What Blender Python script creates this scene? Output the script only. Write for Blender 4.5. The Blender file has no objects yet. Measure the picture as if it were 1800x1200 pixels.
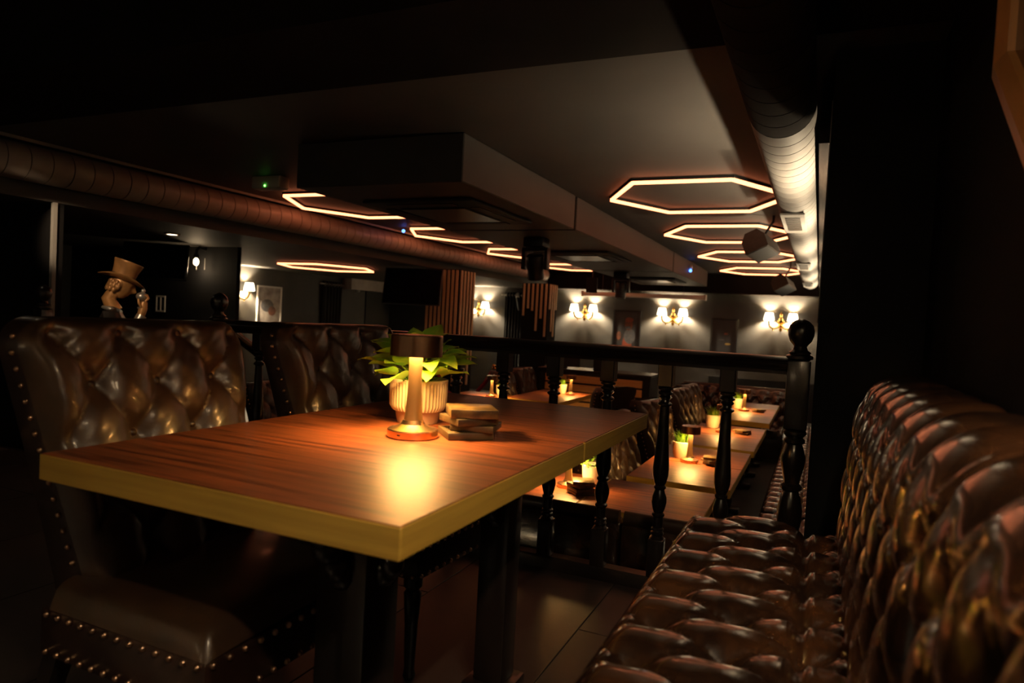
import bpy, bmesh, math, random
import numpy as np
from mathutils import Vector, Matrix
random.seed(7)
PI = math.pi
SC = bpy.context.scene
COL = SC.collection

# ------------------------------------------------------------------ camera
# 24 mm lens at (0,0,1.052); axes of the room found from its vanishing points
CAM_Z = 1.052
yv = Vector((1440 - 900, 588 - 600, 1200.0)).normalized()      # room depth (+Y) seen by the camera (x right, y down, z forward)
zv = Vector((1, .053, 0)).cross(yv).normalized()
if zv.y > 0: zv = -zv
xv = yv.cross(zv)
cam_d = bpy.data.cameras.new('camera'); cam = bpy.data.objects.new('camera', cam_d); COL.objects.link(cam)
right = Vector((xv.x, yv.x, zv.x)); down = Vector((xv.y, yv.y, zv.y)); fwd = Vector((xv.z, yv.z, zv.z))
mw = Matrix((right, -down, -fwd)).transposed().to_4x4(); mw.translation = (0, 0, CAM_Z)
cam.matrix_world = mw
cam_d.lens = 24; cam_d.sensor_width = 36; cam_d.clip_start = .02
cam_d.dof.use_dof = True; cam_d.dof.focus_distance = 2.6; cam_d.dof.aperture_fstop = 3.2
SC.camera = cam

# ------------------------------------------------------------------ world, exposure
wd = bpy.data.worlds.new('world'); SC.world = wd; wd.use_nodes = True
wd.node_tree.nodes['Background'].inputs[0].default_value = (.5, .6, 1, 1)
wd.node_tree.nodes['Background'].inputs[1].default_value = .0015
vs = SC.view_settings
vs.view_transform = 'Standard'; vs.look = 'None'; vs.exposure = 1.62; vs.gamma = 1; vs.use_curve_mapping = False
SC.cycles.use_denoising = True
SC.cycles.max_bounces = 6
SC.cycles.sample_clamp_indirect = 4

WARM = (1, .56, .17)          # table lamps
HEX = (1, .25, .10)           # hexagon bars
SHADE = (1, .78, .5)         # wall sconces
P_TABLE, P_SCONCE, P_RIGHT = 2.8, 50.0, 42.0

P_DOWN = 7.5                   # unseen downlight added to brighten the statue
P_NEAR = 8.0                   # unseen sconce added on the right wall beside the camera

# ------------------------------------------------------------------ materials
def mat(name, col, rough=.5, metal=0, coat=0, col2=None, scale=8, stretch=(1, 1, 1), bump=0, bscale=60, emit=None, es=0, spec=.5, lo=.35, hi=.65, detail=4):
    m = bpy.data.materials.new(name); m.use_nodes = True
    nt = m.node_tree; b = nt.nodes['Principled BSDF']
    b.inputs['Base Color'].default_value = (*col, 1); b.inputs['Roughness'].default_value = rough
    b.inputs['Metallic'].default_value = metal; b.inputs['Coat Weight'].default_value = coat
    b.inputs['Coat Roughness'].default_value = .12
    b.inputs['Specular IOR Level'].default_value = spec
    if col2 or bump:
        tc = nt.nodes.new('ShaderNodeTexCoord'); mp = nt.nodes.new('ShaderNodeMapping')
        mp.inputs['Scale'].default_value = stretch
        nt.links.new(tc.outputs['Object'], mp.inputs['Vector'])
    if col2:
        n = nt.nodes.new('ShaderNodeTexNoise'); n.inputs['Scale'].default_value = scale; n.inputs['Detail'].default_value = detail
        nt.links.new(mp.outputs[0], n.inputs['Vector'])
        r = nt.nodes.new('ShaderNodeValToRGB'); r.color_ramp.elements[0].position = lo; r.color_ramp.elements[1].position = hi
        r.color_ramp.elements[0].color = (*col, 1); r.color_ramp.elements[1].color = (*col2, 1)
        nt.links.new(n.outputs['Fac'], r.inputs[0]); nt.links.new(r.outputs[0], b.inputs['Base Color'])
    if bump:
        n2 = nt.nodes.new('ShaderNodeTexNoise'); n2.inputs['Scale'].default_value = bscale; n2.inputs['Detail'].default_value = 3
        nt.links.new(mp.outputs[0], n2.inputs['Vector'])
        bp = nt.nodes.new('ShaderNodeBump'); bp.inputs['Strength'].default_value = bump; bp.inputs['Distance'].default_value = .004
        nt.links.new(n2.outputs['Fac'], bp.inputs['Height']); nt.links.new(bp.outputs[0], b.inputs['Normal'])
    if emit:
        b.inputs['Emission Color'].default_value = (*emit, 1); b.inputs['Emission Strength'].default_value = es
    return m

M = {}
M['wall'] = mat('wall_paint', (.042, .040, .037), .62, col2=(.054, .051, .046), scale=3, bump=.08, bscale=90)
M['wall_black'] = mat('black_wall_paint', (.010, .010, .011), .8, spec=.12, col2=(.014, .013, .013), scale=3)
M['ceil'] = mat('ceiling_paint', (.060, .056, .052), .6, spec=.25, col2=(.070, .065, .060), scale=2.2, bump=.05, bscale=40)
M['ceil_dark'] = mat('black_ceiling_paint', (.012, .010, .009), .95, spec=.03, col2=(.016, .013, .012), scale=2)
M['floor'] = mat('tile_floor', (.034, .024, .020), .42, col2=(.052, .036, .030), scale=5, bump=.05, bscale=50)
M['grout'] = mat('grout', (.075, .062, .052), .8)
M['floor_low'] = mat('dark_floor', (.022, .019, .017), .5, col2=(.038, .032, .028), scale=6)
M['leather'] = mat('brown_leather', (.038, .0185, .0105), .40, coat=.18, col2=(.068, .034, .0175), scale=7, bump=.10, bscale=130)
M['leather_back'] = mat('outer_leather', (.020, .008, .005), .38, coat=.1, col2=(.032, .013, .008), scale=6, bump=.1, bscale=120)
M['leather_bench'] = mat('bench_leather', (.022, .010, .0055), .24, coat=.9, col2=(.060, .023, .0095), scale=9, bump=.06, bscale=120, lo=.42, hi=.62)
M['button'] = mat('leather_button', (.036, .015, .007), .34, coat=.2)
M['nail'] = mat('antique_nail', (.55, .34, .22), .28, metal=1)
M['black_wood'] = mat('black_wood', (.015, .010, .009), .28, coat=.3, col2=(.022, .013, .010), scale=10, stretch=(1, 1, .1))
M['brass'] = mat('brushed_brass_edge', (.60, .365, .062), .42, metal=.2, col2=(.48, .285, .045), scale=3, stretch=(1, 1, 30))
M['gold'] = mat('gold', (.75, .48, .16), .25, metal=1)
M['copper'] = mat('copper_lamp', (.74, .44, .24), .27, metal=1)
M['stem'] = mat('satin_brass_stem', (.50, .30, .13), .36, metal=.9)
M['pot'] = mat('cream_pot', (.55, .43, .27), .5)
M['pot_foot'] = mat('tan_pot_foot', (.42, .26, .16), .6)
M['pot_white'] = mat('white_pot', (.74, .66, .54), .45)
M['soil'] = mat('soil', (.02, .013, .008), .9)
M['leaf'] = mat('leaf_green', (.26, .52, .04), .38, col2=(.66, .74, .10), scale=16, lo=.45, hi=.75)
M['grass'] = mat('grass_green', (.10, .28, .02), .45, col2=(.22, .38, .03), scale=20)
M['duct'] = mat('duct_metal', (.150, .142, .132), .7, spec=.15, col2=(.108, .102, .096), scale=3)
M['duct_dark'] = mat('duct_joint', (.02, .016, .013), .6)
M['duct_brown'] = mat('duct_painted', (.36, .30, .26), .5, metal=.1, col2=(.29, .24, .21), scale=4)
M['black'] = mat('black_plastic', (.010, .010, .010), .35)
M['black_matte'] = mat('black_matte', (.012, .012, .012), .7)
M['screen'] = mat('screen_glass', (.006, .006, .007), .12)
M['white'] = mat('white_plastic', (.62, .60, .55), .45)
M['offwhite'] = mat('screen_case', (.82, .78, .72), .4)
M['grey'] = mat('grey_plastic', (.30, .29, .27), .5)
M['speaker'] = mat('speaker_brown', (.028, .021, .018), .6, spec=.2, col2=(.035, .027, .022), scale=40)
M['slat'] = mat('light_oak_slat', (.68, .52, .30), .5, col2=(.80, .63, .40), scale=6, stretch=(8, 8, .6))
M['board'] = mat('counter_board', (.70, .38, .13), .5, col2=(.80, .45, .17), scale=5, stretch=(.6, 8, 8))
M['frame_wood'] = mat('mirror_frame_wood', (.60, .27, .08), .4, col2=(.70, .33, .11), scale=6, stretch=(6, 1, 1))
M['mirror'] = mat('dark_mirror', (.14, .12, .11), .08, metal=1)
M['bronze'] = mat('bronze_statue', (.55, .28, .10), .34, metal=.3, col2=(.34, .17, .065), scale=9)
M['coat'] = mat('statue_coat', (.014, .010, .009), .4)
M['silver'] = mat('statue_silver', (.55, .52, .48), .3, metal=.8)
M['curtain'] = mat('black_curtain', (.014, .015, .014), .75)
M['red'] = mat('red_velvet', (.22, .010, .022), .7)
M['hex'] = mat('hexagon_diffuser', (.1, .08, .06), .5, emit=HEX, es=2.0)
M['shade'] = mat('sconce_shade', (.6, .5, .36), .6, emit=SHADE, es=2.6)
M['bulb'] = mat('bulb_glow', (.5, .4, .3), .4, emit=(1, .72, .40), es=5)
M['disc'] = mat('lamp_disc', (.5, .4, .2), .4, emit=WARM, es=.8)
M['led_green'] = mat('green_led', (.02, .2, .02), .4, emit=(.15, 1, .1), es=2.5)
M['led_blue'] = mat('blue_led', (.02, .05, .3), .4, emit=(.06, .2, 1), es=2.5)
M['down'] = mat('downlight_glow', (.5, .4, .3), .4, emit=(1, .8, .55), es=6)
M['clear'] = mat('clear_glass', (.9, .9, .9), .05)
M['clear'].node_tree.nodes['Principled BSDF'].inputs['Transmission Weight'].default_value = 1

def translucent(m, w):
    nt = m.node_tree; b = nt.nodes['Principled BSDF']; out = nt.nodes['Material Output']
    tr = nt.nodes.new('ShaderNodeBsdfTranslucent'); mx = nt.nodes.new('ShaderNodeMixShader'); mx.inputs[0].default_value = w
    nt.links.new(b.inputs['Base Color'].links[0].from_socket, tr.inputs[0])
    nt.links.new(b.outputs[0], mx.inputs[1]); nt.links.new(tr.outputs[0], mx.inputs[2]); nt.links.new(mx.outputs[0], out.inputs[0])
translucent(M['leaf'], .4); translucent(M['grass'], .3)

def wood_mat():
    m = mat('red_wood_top', (.2, .06, .02), .42, coat=.07, spec=.5)
    m.node_tree.nodes['Principled BSDF'].inputs['Coat Roughness'].default_value = .34
    nt = m.node_tree; b = nt.nodes['Principled BSDF']
    tc = nt.nodes.new('ShaderNodeTexCoord'); mp = nt.nodes.new('ShaderNodeMapping'); mp.inputs['Scale'].default_value = (1.1, 22, 22)
    oi = nt.nodes.new('ShaderNodeObjectInfo'); ad = nt.nodes.new('ShaderNodeVectorMath'); ad.operation = 'ADD'
    nt.links.new(tc.outputs['Object'], ad.inputs[0]); nt.links.new(oi.outputs['Location'], ad.inputs[1])
    nt.links.new(ad.outputs[0], mp.inputs['Vector'])
    n = nt.nodes.new('ShaderNodeTexNoise'); n.inputs['Scale'].default_value = 2.6; n.inputs['Detail'].default_value = 7; n.inputs['Distortion'].default_value = .5
    nt.links.new(mp.outputs[0], n.inputs['Vector'])
    r = nt.nodes.new('ShaderNodeValToRGB'); e = r.color_ramp.elements
    e[0].position = .32; e[0].color = (.080, .018, .006, 1); e[1].position = .68; e[1].color = (.320, .078, .022, 1)
    k = e.new(.5); k.color = (.215, .058, .019, 1)
    nt.links.new(n.outputs['Fac'], r.inputs[0]); nt.links.new(r.outputs[0], b.inputs['Base Color'])
    bp = nt.nodes.new('ShaderNodeBump'); bp.inputs['Strength'].default_value = .12; bp.inputs['Distance'].default_value = .002
    nt.links.new(n.outputs['Fac'], bp.inputs['Height']); nt.links.new(bp.outputs[0], b.inputs['Normal'])
    return m
M['wood'] = wood_mat()

# ------------------------------------------------------------------ mesh helpers
class MB:
    def __init__(s): s.v = []; s.f = []
    def add(s, vs_, fs_, mtx=None):
        o = len(s.v)
        s.v += [tuple((mtx @ Vector(p)) if mtx else p) for p in vs_]
        s.f += [tuple(i + o for i in f) for f in fs_]; return s
    def box(s, lo, hi, mtx=None):
        x0, y0, z0 = lo; x1, y1, z1 = hi
        return s.add([(x0, y0, z0), (x1, y0, z0), (x1, y1, z0), (x0, y1, z0), (x0, y0, z1), (x1, y0, z1), (x1, y1, z1), (x0, y1, z1)],
                     [(3, 2, 1, 0), (4, 5, 6, 7), (0, 1, 5, 4), (1, 2, 6, 5), (2, 3, 7, 6), (3, 0, 4, 7)], mtx)
    def cbox(s, lo, hi, c=.006, seg=2, mtx=None):
        bm = bmesh.new(); bmesh.ops.create_cube(bm, size=1)
        for v in bm.verts:
            v.co = Vector([(lo[i] + hi[i]) / 2 + v.co[i] * (hi[i] - lo[i]) for i in range(3)])
        bmesh.ops.bevel(bm, geom=bm.edges[:], offset=c, segments=seg, affect='EDGES', profile=.5)
        bm.verts.index_update()
        s.add([v.co[:] for v in bm.verts], [[v.index for v in f.verts] for f in bm.faces], mtx); bm.free(); return s
    def lathe(s, prof, n=24, mtx=None, cap=True, mod=None):
        vs_ = []; fs_ = []
        for k, (r, z) in enumerate(prof):
            for i in range(n):
                a = 2 * PI * i / n; rr = r * (mod(a, z) if mod else 1)
                vs_.append((rr * math.cos(a), rr * math.sin(a), z))
        for k in range(len(prof) - 1):
            for i in range(n):
                j = (i + 1) % n; fs_.append((k * n + i, k * n + j, (k + 1) * n + j, (k + 1) * n + i))
        if cap:
            fs_.append(tuple(reversed(range(n)))); fs_.append(tuple((len(prof) - 1) * n + i for i in range(n)))
        return s.add(vs_, fs_, mtx)
    def tube(s, pts, r, n=8, closed=False, mtx=None):
        pts = [Vector(p) for p in pts]; m = len(pts); rs = r if isinstance(r, (list, tuple)) else [r] * m
        vs_ = []; fs_ = []; up = None
        for k, p in enumerate(pts):
            a = pts[(k - 1) % m] if (closed or k > 0) else p; b = pts[(k + 1) % m] if (closed or k < m - 1) else p
            t = (b - a).normalized()
            if up is None: up = t.orthogonal().normalized()
            up = (up - t * up.dot(t))
            up = up.normalized() if up.length > 1e-6 else t.orthogonal().normalized()
            w = t.cross(up)
            for i in range(n):
                q = 2 * PI * i / n; vs_.append(tuple(p + (up * math.cos(q) + w * math.sin(q)) * rs[k]))
        for k in range(m if closed else m - 1):
            k2 = (k + 1) % m
            for i in range(n):
                j = (i + 1) % n; fs_.append((k * n + i, k * n + j, k2 * n + j, k2 * n + i))
        if not closed:
            fs_.append(tuple(reversed(range(n)))); fs_.append(tuple((m - 1) * n + i for i in range(n)))
        return s.add(vs_, fs_, mtx)
    def ball(s, c, r, n=12, sc=(1, 1, 1), mtx=None):
        prof = [(max(1e-4, math.sin(PI * k / n)) * r, -math.cos(PI * k / n) * r) for k in range(n + 1)]
        m2 = Matrix.Translation(c) @ Matrix.Diagonal((*sc, 1))
        return s.lathe(prof, 2 * n, (mtx @ m2) if mtx else m2, cap=False)
    def grid(s, P, mtx=None, flip=False):
        P = np.asarray(P); nu, nv = P.shape[:2]
        fs_ = []
        for i in range(nu - 1):
            for j in range(nv - 1):
                q = (i * nv + j, (i + 1) * nv + j, (i + 1) * nv + j + 1, i * nv + j + 1)
                fs_.append(q[::-1] if flip else q)
        return s.add([tuple(p) for p in P.reshape(-1, 3).tolist()], fs_, mtx)
    def prism(s, poly, z0, z1, mtx=None):
        n = len(poly)
        return s.add([(x, y, z0) for x, y in poly] + [(x, y, z1) for x, y in poly],
                     [tuple(reversed(range(n))), tuple(range(n, 2 * n))] + [(i, (i + 1) % n, (i + 1) % n + n, i + n) for i in range(n)], mtx)
    def mesh(s, name, m, smooth=None):
        me = bpy.data.meshes.new(name); me.from_pydata(s.v, [], s.f); me.update()
        if m: me.materials.append(M[m] if isinstance(m, str) else m)
        bm = bmesh.new(); bm.from_mesh(me); bmesh.ops.recalc_face_normals(bm, faces=bm.faces); bm.to_mesh(me); bm.free()
        if smooth is not None:
            me.polygons.foreach_set('use_smooth', [True] * len(me.polygons))
            me.set_sharp_from_angle(angle=math.radians(smooth))
        return me
    def build(s, name, m, parent=None, smooth=None, loc=None, kind=None):
        o = bpy.data.objects.new(name, s.mesh(name, m, smooth)); COL.objects.link(o)
        if parent: o.parent = parent
        if loc: o.location = loc
        if kind: o['kind'] = kind
        return o

def inst(name, me, parent=None, loc=(0, 0, 0), rot=(0, 0, 0), scale=(1, 1, 1)):
    o = bpy.data.objects.new(name, me); COL.objects.link(o); o.parent = parent
    o.location = loc; o.rotation_euler = rot; o.scale = scale; return o
def tag(o, label, cat, group=None):
    o['label'] = label; o['category'] = cat
    if group: o['group'] = group
    return o
def thing(name, label, cat, loc=(0, 0, 0), rz=0, group=None):
    o = bpy.data.objects.new(name, None); COL.objects.link(o); o.location = loc; o.rotation_euler = (0, 0, rz)
    return tag(o, label, cat, group)
def dup(o, loc=None, rz=None, label=None, group=None, parent=None):
    c = o.copy(); COL.objects.link(c); c.parent = parent
    if loc is not None: c.location = loc
    if rz is not None: c.rotation_euler = (0, 0, rz)
    if label: c['label'] = label
    if group: c['group'] = group
    for ch in list(o.children): dup(ch, parent=c)
    return c
def struct(name, mb, m, smooth=None, parent=None):
    o = mb.build(name, m, parent, smooth)
    if not parent: o['kind'] = 'structure'
    return o
def T(x=0, y=0, z=0): return Matrix.Translation((x, y, z))
def RX(a): return Matrix.Rotation(a, 4, 'X')
def RY(a): return Matrix.Rotation(a, 4, 'Y')
def RZ(a): return Matrix.Rotation(a, 4, 'Z')
def light(name, kind, parent, loc, power, col, rot=(0, 0, 0), **k):
    d = bpy.data.lights.new(name, kind); d.energy = power; d.color = col
    for a, b in k.items(): setattr(d, a, b)
    o = bpy.data.objects.new(name, d); COL.objects.link(o); o.parent = parent; o.location = loc; o.rotation_euler = rot
    return o

LOW = -.62                     # floor level of the lower room
ZC = 2.102                     # main ceiling
XR_UP, XR_LOW = .34, .22       # right wall planes
X_BEAM, Z_ALC = -5.3, 1.74     # alcove edge and its ceiling
XL, YB = -9.6, 14.0            # left wall, back wall

# ------------------------------------------------------------------ the room
fl = struct('floor_upper', MB().box((-6.2, -2.2, -.2), (XR_UP, 2.80, -.006)), 'grout')
for i in range(-7, 3):
    for j in range(-2, 3):
        x0, x1 = -.69 + .6 * i, -.69 + .6 * (i + 1); y0 = 1.02 + 1.2 * j + (.6 if i % 2 else 0); y1 = y0 + 1.2
        x1 = min(x1, XR_UP); y0 = max(y0, -1.4); y1 = min(y1, 2.80)
        if x1 - x0 > .05 and y1 - y0 > .05:
            MB().cbox((x0 + .002, y0 + .002, -.006), (x1 - .002, y1 - .002, 0), .0015, 1).build('floor_tile', 'floor', fl)
struct('floor_lower', MB().box((XL - .2, 2.80, LOW - .2), (XR_LOW + .2, YB + .2, LOW)), 'floor_low')
struct('wall_riser', MB().box((-6.2, 2.80, LOW), (XR_LOW, 2.84, -.006)), 'wall_black')
struct('floor_lower_side', MB().box((XL - .2, -2.2, LOW - .2), (-6.2, 2.80, LOW)), 'floor_low')
struct('wall_right_upper', MB().box((XR_UP, -2.2, -.2), (XR_UP + .15, 2.84, 2.6)), 'wall_black')
struct('wall_right_lower', MB().box((XR_LOW, 3.1, LOW), (XR_LOW + .27, YB, ZC)), 'wall')
struct('wall_pier_right', MB().box((-.006, 2.80, LOW), (XR_UP + .15, 3.1, 2.6)), 'wall_black')
struct('wall_back', MB().box((XL, YB, LOW), (XR_LOW + .27, YB + .15, ZC)), 'wall')
struct('wall_left', MB().box((XL - .15, -2.2, LOW), (XL, YB + .15, ZC)), 'wall')
struct('wall_rear', MB().box((XL, -2.35, LOW), (XR_UP + .15, -2.2, 2.6)), 'wall_black')
struct('wall_alcove', MB().box((XL, 6.2, LOW), (-6.49, 6.26, Z_ALC)), 'wall_black')
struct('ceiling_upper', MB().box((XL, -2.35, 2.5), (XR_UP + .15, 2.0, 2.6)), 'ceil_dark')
struct('ceiling_main', MB().box((X_BEAM, 2.62, ZC), (XR_LOW + .3, YB, ZC + .1)), 'ceil')
struct('ceiling_alcove', MB().box((XL, 2.62, Z_ALC), (X_BEAM, YB, ZC + .1)), 'ceil')
struct('trim_1', MB().box((XL, 2.0, 2.095), (XR_UP + .1, 2.62, 2.6)), 'ceil_dark')                       # cross beam
struct('trim_2', MB().box((X_BEAM, 13.5, 1.735), (XR_LOW, YB, ZC)), 'ceil_dark')                               # dropped soffit before the back wall
struct('trim_3', MB().box((-1.95, 13.96, LOW), (XR_LOW, YB, .12)), 'wall_black')                          # dark dado
struct('trim_4', MB().box((-5.32, 3.27, LOW), (-5.29, 3.30, 1.739)), 'grey')                                # corner strip at far left
struct('wall_pier_left', MB().box((XL, 3.3, LOW), (-5.31, 3.36, Z_ALC)), 'wall_black')
struct('trim_5', MB().box((-.05, 3.1, 1.84), (XR_LOW, 13.5, ZC)), 'ceil_dark')                           # dark soffit added right of the duct to keep that strip dark
struct('trim_6', MB().box((-.0105, 3.06, 1.10), (-.0062, 3.104, 2.0)), 'grey')                                # pale strip standing in for light caught on the right pier's edge

# ceiling bulkheads with cassette air conditioners
def bulkhead(y0, y1, label):
    t = thing('ceiling_bulkhead', label, 'bulkhead', (-2.53, (y0 + y1) / 2, 1.82), group='ceiling bulkheads')
    L = (y1 - y0) / 2
    MB().cbox((-.61, -L + .012, 0), (.61, L - .012, ZC - 1.82 - .001), .006, 1).build('casing', 'ceil', t)
    g = MB().cbox((-.43, -.52, -.025), (.43, .52, -.001), .012, 2).build('air_conditioner', 'black_matte', t, 40)
    MB().cbox((-.26, -.3, -.036), (.26, .3, -.026), .004, 1).build('intake_grille', 'black', g)
    for a, b, c, d in ((-.38, -.3, -.31, .3), (.31, -.3, .38, .3), (-.26, -.46, .26, -.38), (-.26, .38, .26, .46)):
        MB().box((a, b, -.031), (c, d, -.0255)).build('louvre', 'speaker', g)
    return t
bulkhead(3.45, 5.43, 'nearest boxed ceiling bulkhead with black cassette air conditioner')
bulkhead(5.46, 9.64, 'long middle boxed ceiling bulkhead carrying the stage spotlight')
bulkhead(9.67, 12.85, 'farthest boxed ceiling bulkhead above the projection screen case')

# ------------------------------------------------------------------ ducts
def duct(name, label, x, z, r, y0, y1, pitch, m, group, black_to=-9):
    t = thing(name, label, 'duct', (x, y0, z), group=group)
    MB().lathe([(r - .006, 0), (r - .006, y1 - y0)], 32, RX(-PI / 2)).build('inner_tube', 'duct_dark', t, 40)
    prof = [(r - .0055, .0035), (r, .004), (r, pitch - .004), (r - .0055, pitch - .0035)]
    me = MB().lathe(prof, 32, RX(-PI / 2), cap=False).mesh('duct_section', m, 25)
    n = int((y1 - y0) / pitch)
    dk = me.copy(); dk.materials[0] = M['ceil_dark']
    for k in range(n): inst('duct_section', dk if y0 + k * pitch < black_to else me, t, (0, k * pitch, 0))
    return t
DX, DZ, DR = -.187, 1.93, .125
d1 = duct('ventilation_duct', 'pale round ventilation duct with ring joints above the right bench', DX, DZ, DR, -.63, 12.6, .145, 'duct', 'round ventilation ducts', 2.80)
for yy, w in ((5.05, .075), (8.3, .075), (11.4, .07)):
    v = MB().cbox((-w, -.42, -.012), (w, .42, 0), .004, 1).build('vent', 'duct', d1, None, (-.015, yy + .63, -DR - .001))
    for k in range(9):
        MB().box((-w * .6, -.30 + k * .066, -.016), (w * .6, -.255 + k * .066, -.0125)).build('vent_louvre', 'duct_dark', v)
duct('ventilation_duct', 'brown round ventilation duct along the left beam lit by hexagons', -5.15, 1.965, .128, 1.0, 12.9, .15, 'duct_brown', 'round ventilation ducts')
# thin cable trunking above the left duct
tag(MB().box((-5.0, 2.63, 2.08), (-4.985, 12.9, 2.1015)).build('cable_trunking', 'grey'), 'thin grey cable trunking on the ceiling above left duct', 'trunking')

# ------------------------------------------------------------------ hexagon lights
def hexlight(cx, cy, z, s, sy, label, rz=0, group='hexagon ceiling lights'):
    t = thing('hexagon_light', label, 'ceiling light', (cx, cy, z), rz, group)
    pts = [(s * math.cos(PI / 3 * k), s * math.sin(PI / 3 * k) * sy) for k in range(6)]
    hs = MB()
    for k in range(6):
        a = Vector((*pts[k], 0)); b = Vector((*pts[(k + 1) % 6], 0)); d = (b - a); L = d.length
        ang = math.atan2(d.y, d.x); mid = (a + b) / 2
        w = .0105
        hs.box((-L / 2 - .01, -w - .004, .012), (L / 2 + .01, w + .004, .03), T(*mid) @ RZ(ang))
        MB().box((-L / 2, -w, -.011), (L / 2, w, .0115), T(*mid) @ RZ(ang)).build('light_bar', 'hex', t)
    hs.build('housing', 'black_matte', t)
    return t
HS = .69
for cy, lab in ((5.50, 'largest hexagon ceiling light nearest the right duct bend'), (7.66, 'second hexagon ceiling light from the camera in right row'),
                (9.98, 'third hexagon ceiling light from the camera in right row'), (12.35, 'farthest hexagon ceiling light in the right row')):
    hexlight(-.945, cy, ZC - .032, HS, 1.09, lab)
for cy, lab in ((5.55, 'nearest hexagon ceiling light half hidden left of the bulkhead'), (7.70, 'second left hexagon ceiling light beside the blue glow'),
                (9.85, 'third left hexagon ceiling light above brown duct'), (12.25, 'farthest left hexagon ceiling light by the far duct end')):
    hexlight(-4.235, cy, ZC - .032, HS, 1.09, lab)
hexlight(-7.3, 8.85, Z_ALC - .032, .75, 1.1, 'lone hexagon ceiling light in the left alcove above poster')

# ------------------------------------------------------------------ tables
def table(x0, x1, y0, y1, zf, label, group, ornate=False):
    w, l = (x1 - x0) / 2, (y1 - y0) / 2
    t = thing('pub_table', label, 'table', ((x0 + x1) / 2, (y0 + y1) / 2, zf), group=group)
    MB().box((-w + .003, -l + .003, .702), (w - .003, l - .003, .75)).build('tabletop', 'wood', t)
    e = MB()
    e.cbox((-w, -l, .70), (w, -l + .0028, .7484), .0012, 1); e.cbox((-w, l - .0028, .70), (w, l, .7484), .0012, 1)
    e.cbox((-w, -l + .003, .70), (-w + .0028, l - .003, .7484), .0012, 1); e.cbox((w - .0028, -l + .003, .70), (w, l - .003, .7484), .0012, 1)
    e.build('edge_band', 'brass', t)
    if ornate:                                               # square carved pedestal standing off centre
        px_, py_, q, ft = ornate
        MB().cbox((px_ - q, py_ - q, .04), (px_ + q, py_ + q, .70), .006, 2).build('pedestal', 'black_wood', t, 40)
        MB().cbox((px_ - ft, py_ - ft, 0), (px_ + ft, py_ + ft, .04), .01, 2).build('foot_plate', 'black_wood', t, 40)
        for d_ in ((0, -1), (0, 1), (1, 0), (-1, 0)) if q > .05 else ((0, -1), (-1, 0)):
            b = MB()
            for s_ in range(10):
                f = s_ / 9; drop = .15 * (1 - f) ** 1.7 + .012 * math.sin(f * 22)
                b.ball((px_ + d_[0] * (q + .16 * f), py_ + d_[1] * (q + .16 * f), .66 - drop), .030 - .012 * f, 5, (1, 1, 1.2))
                b.ball((px_ + d_[0] * (q + .16 * f), py_ + d_[1] * (q + .16 * f), .67 - drop * .5), .024, 5, (1, 1, 1.3))
            b.build('carved_bracket', 'black_wood', t, 60)
    else:
        p = MB(); a = .055
        p.cbox((-a, -a, .05), (a, a, .66), .008, 2)
        p.cbox((-a - .012, -a - .012, .09), (a + .012, a + .012, .15), .01, 2)
        p.build('pedestal', 'black_wood', t, 40)
        MB().cbox((-.22, -.22, .66), (.22, .22, .70), .006, 1).build('support_plate', 'black_wood', t)
        f = MB()
        for k in range(2): f.cbox((-.13, -.045, 0), (.13, .045, .05), .012, 2, RZ(PI / 2 * k))
        f.build('cross_foot', 'black_wood', t, 40)
    return t
UG, LG = 'brass edged tables on the upper level', 'brass edged tables in the lower room'
table(-1.33, -.52, .81, 1.638, 0, 'large foreground wooden table with brass edge and copper lamp on it', UG, (.06, -.03, .062, .16))
table(-1.33, -.52, 1.642, 2.33, 0, 'wooden table joined behind the foreground table next to the balustrade', UG, (.145, -.255, .044, .07))
LT = [(-1.73, -1.075, 3.27, 3.95, 'left lower table with white plant pot just below the balustrade'),
      (-1.07, -.46, 3.27, 3.95, 'bare lower table just below the balustrade, right of the white pot'),
      (-1.02, -.41, 4.09, 4.745, 'lower table in second row, its front half under the lit lamp'),
      (-1.02, -.41, 4.75, 5.41, 'lower table in second row with plant pot behind the lamp'),
      (-1.0, -.40, 5.52, 6.185, 'lower table in third row nearest the second row'),
      (-1.0, -.40, 6.19, 6.86, 'lower table in third row carrying grassy pot and lamp'),
      (-1.0, -.40, 7.32, 7.97, 'lower table in fourth row with lamp glow in front'),
      (-1.0, -.40, 7.975, 8.62, 'lower table in fourth row carrying lamp and pot'),
      (-1.0, -.40, 8.65, 9.26, 'farthest lower table before the end sofa'),
      (-3.30, -2.62, 7.22, 7.86, 'lower table left of the row with brass edge facing the slatted counter'),
      (-3.30, -2.62, 7.865, 8.50, 'lower table carrying small yellow pot before the slatted counter'),
      (-3.9, -3.33, 6.8, 7.5, 'lower left table with glowing lamp behind the stacked boxes')]
for a in LT: table(*a[:4], LOW, a[4], LG)

# ------------------------------------------------------------------ tufted upholstery
def tuft(u, v, du, dv, u0, v0, wr=.032, soft=0):
    p = (u - u0) / du; q = (v - v0) / dv
    a = q + p / 2; b = q - p / 2
    sa = np.abs(np.sin(PI * a)); sb = np.abs(np.sin(PI * b))
    ra = a - np.round(a); rb = b - np.round(b)
    dq = (ra + rb) / 2 * dv; dp = (ra - rb) * du
    r2 = dq ** 2 + dp ** 2
    well = np.exp(-r2 / (2 * wr ** 2))
    crease = 1 - np.exp(-np.minimum(sa, sb) / .16)
    puff = (sa * sb) ** .5
    c2 = 1 - np.exp(-np.minimum(sa, sb) / .07)
    return (.42 * (1 - well) + .34 * puff + .24 * c2 * (1 - .6 * well)) if soft == 0 else (.46 * (1 - well) + .42 * puff ** .7 + .12 * c2)

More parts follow.
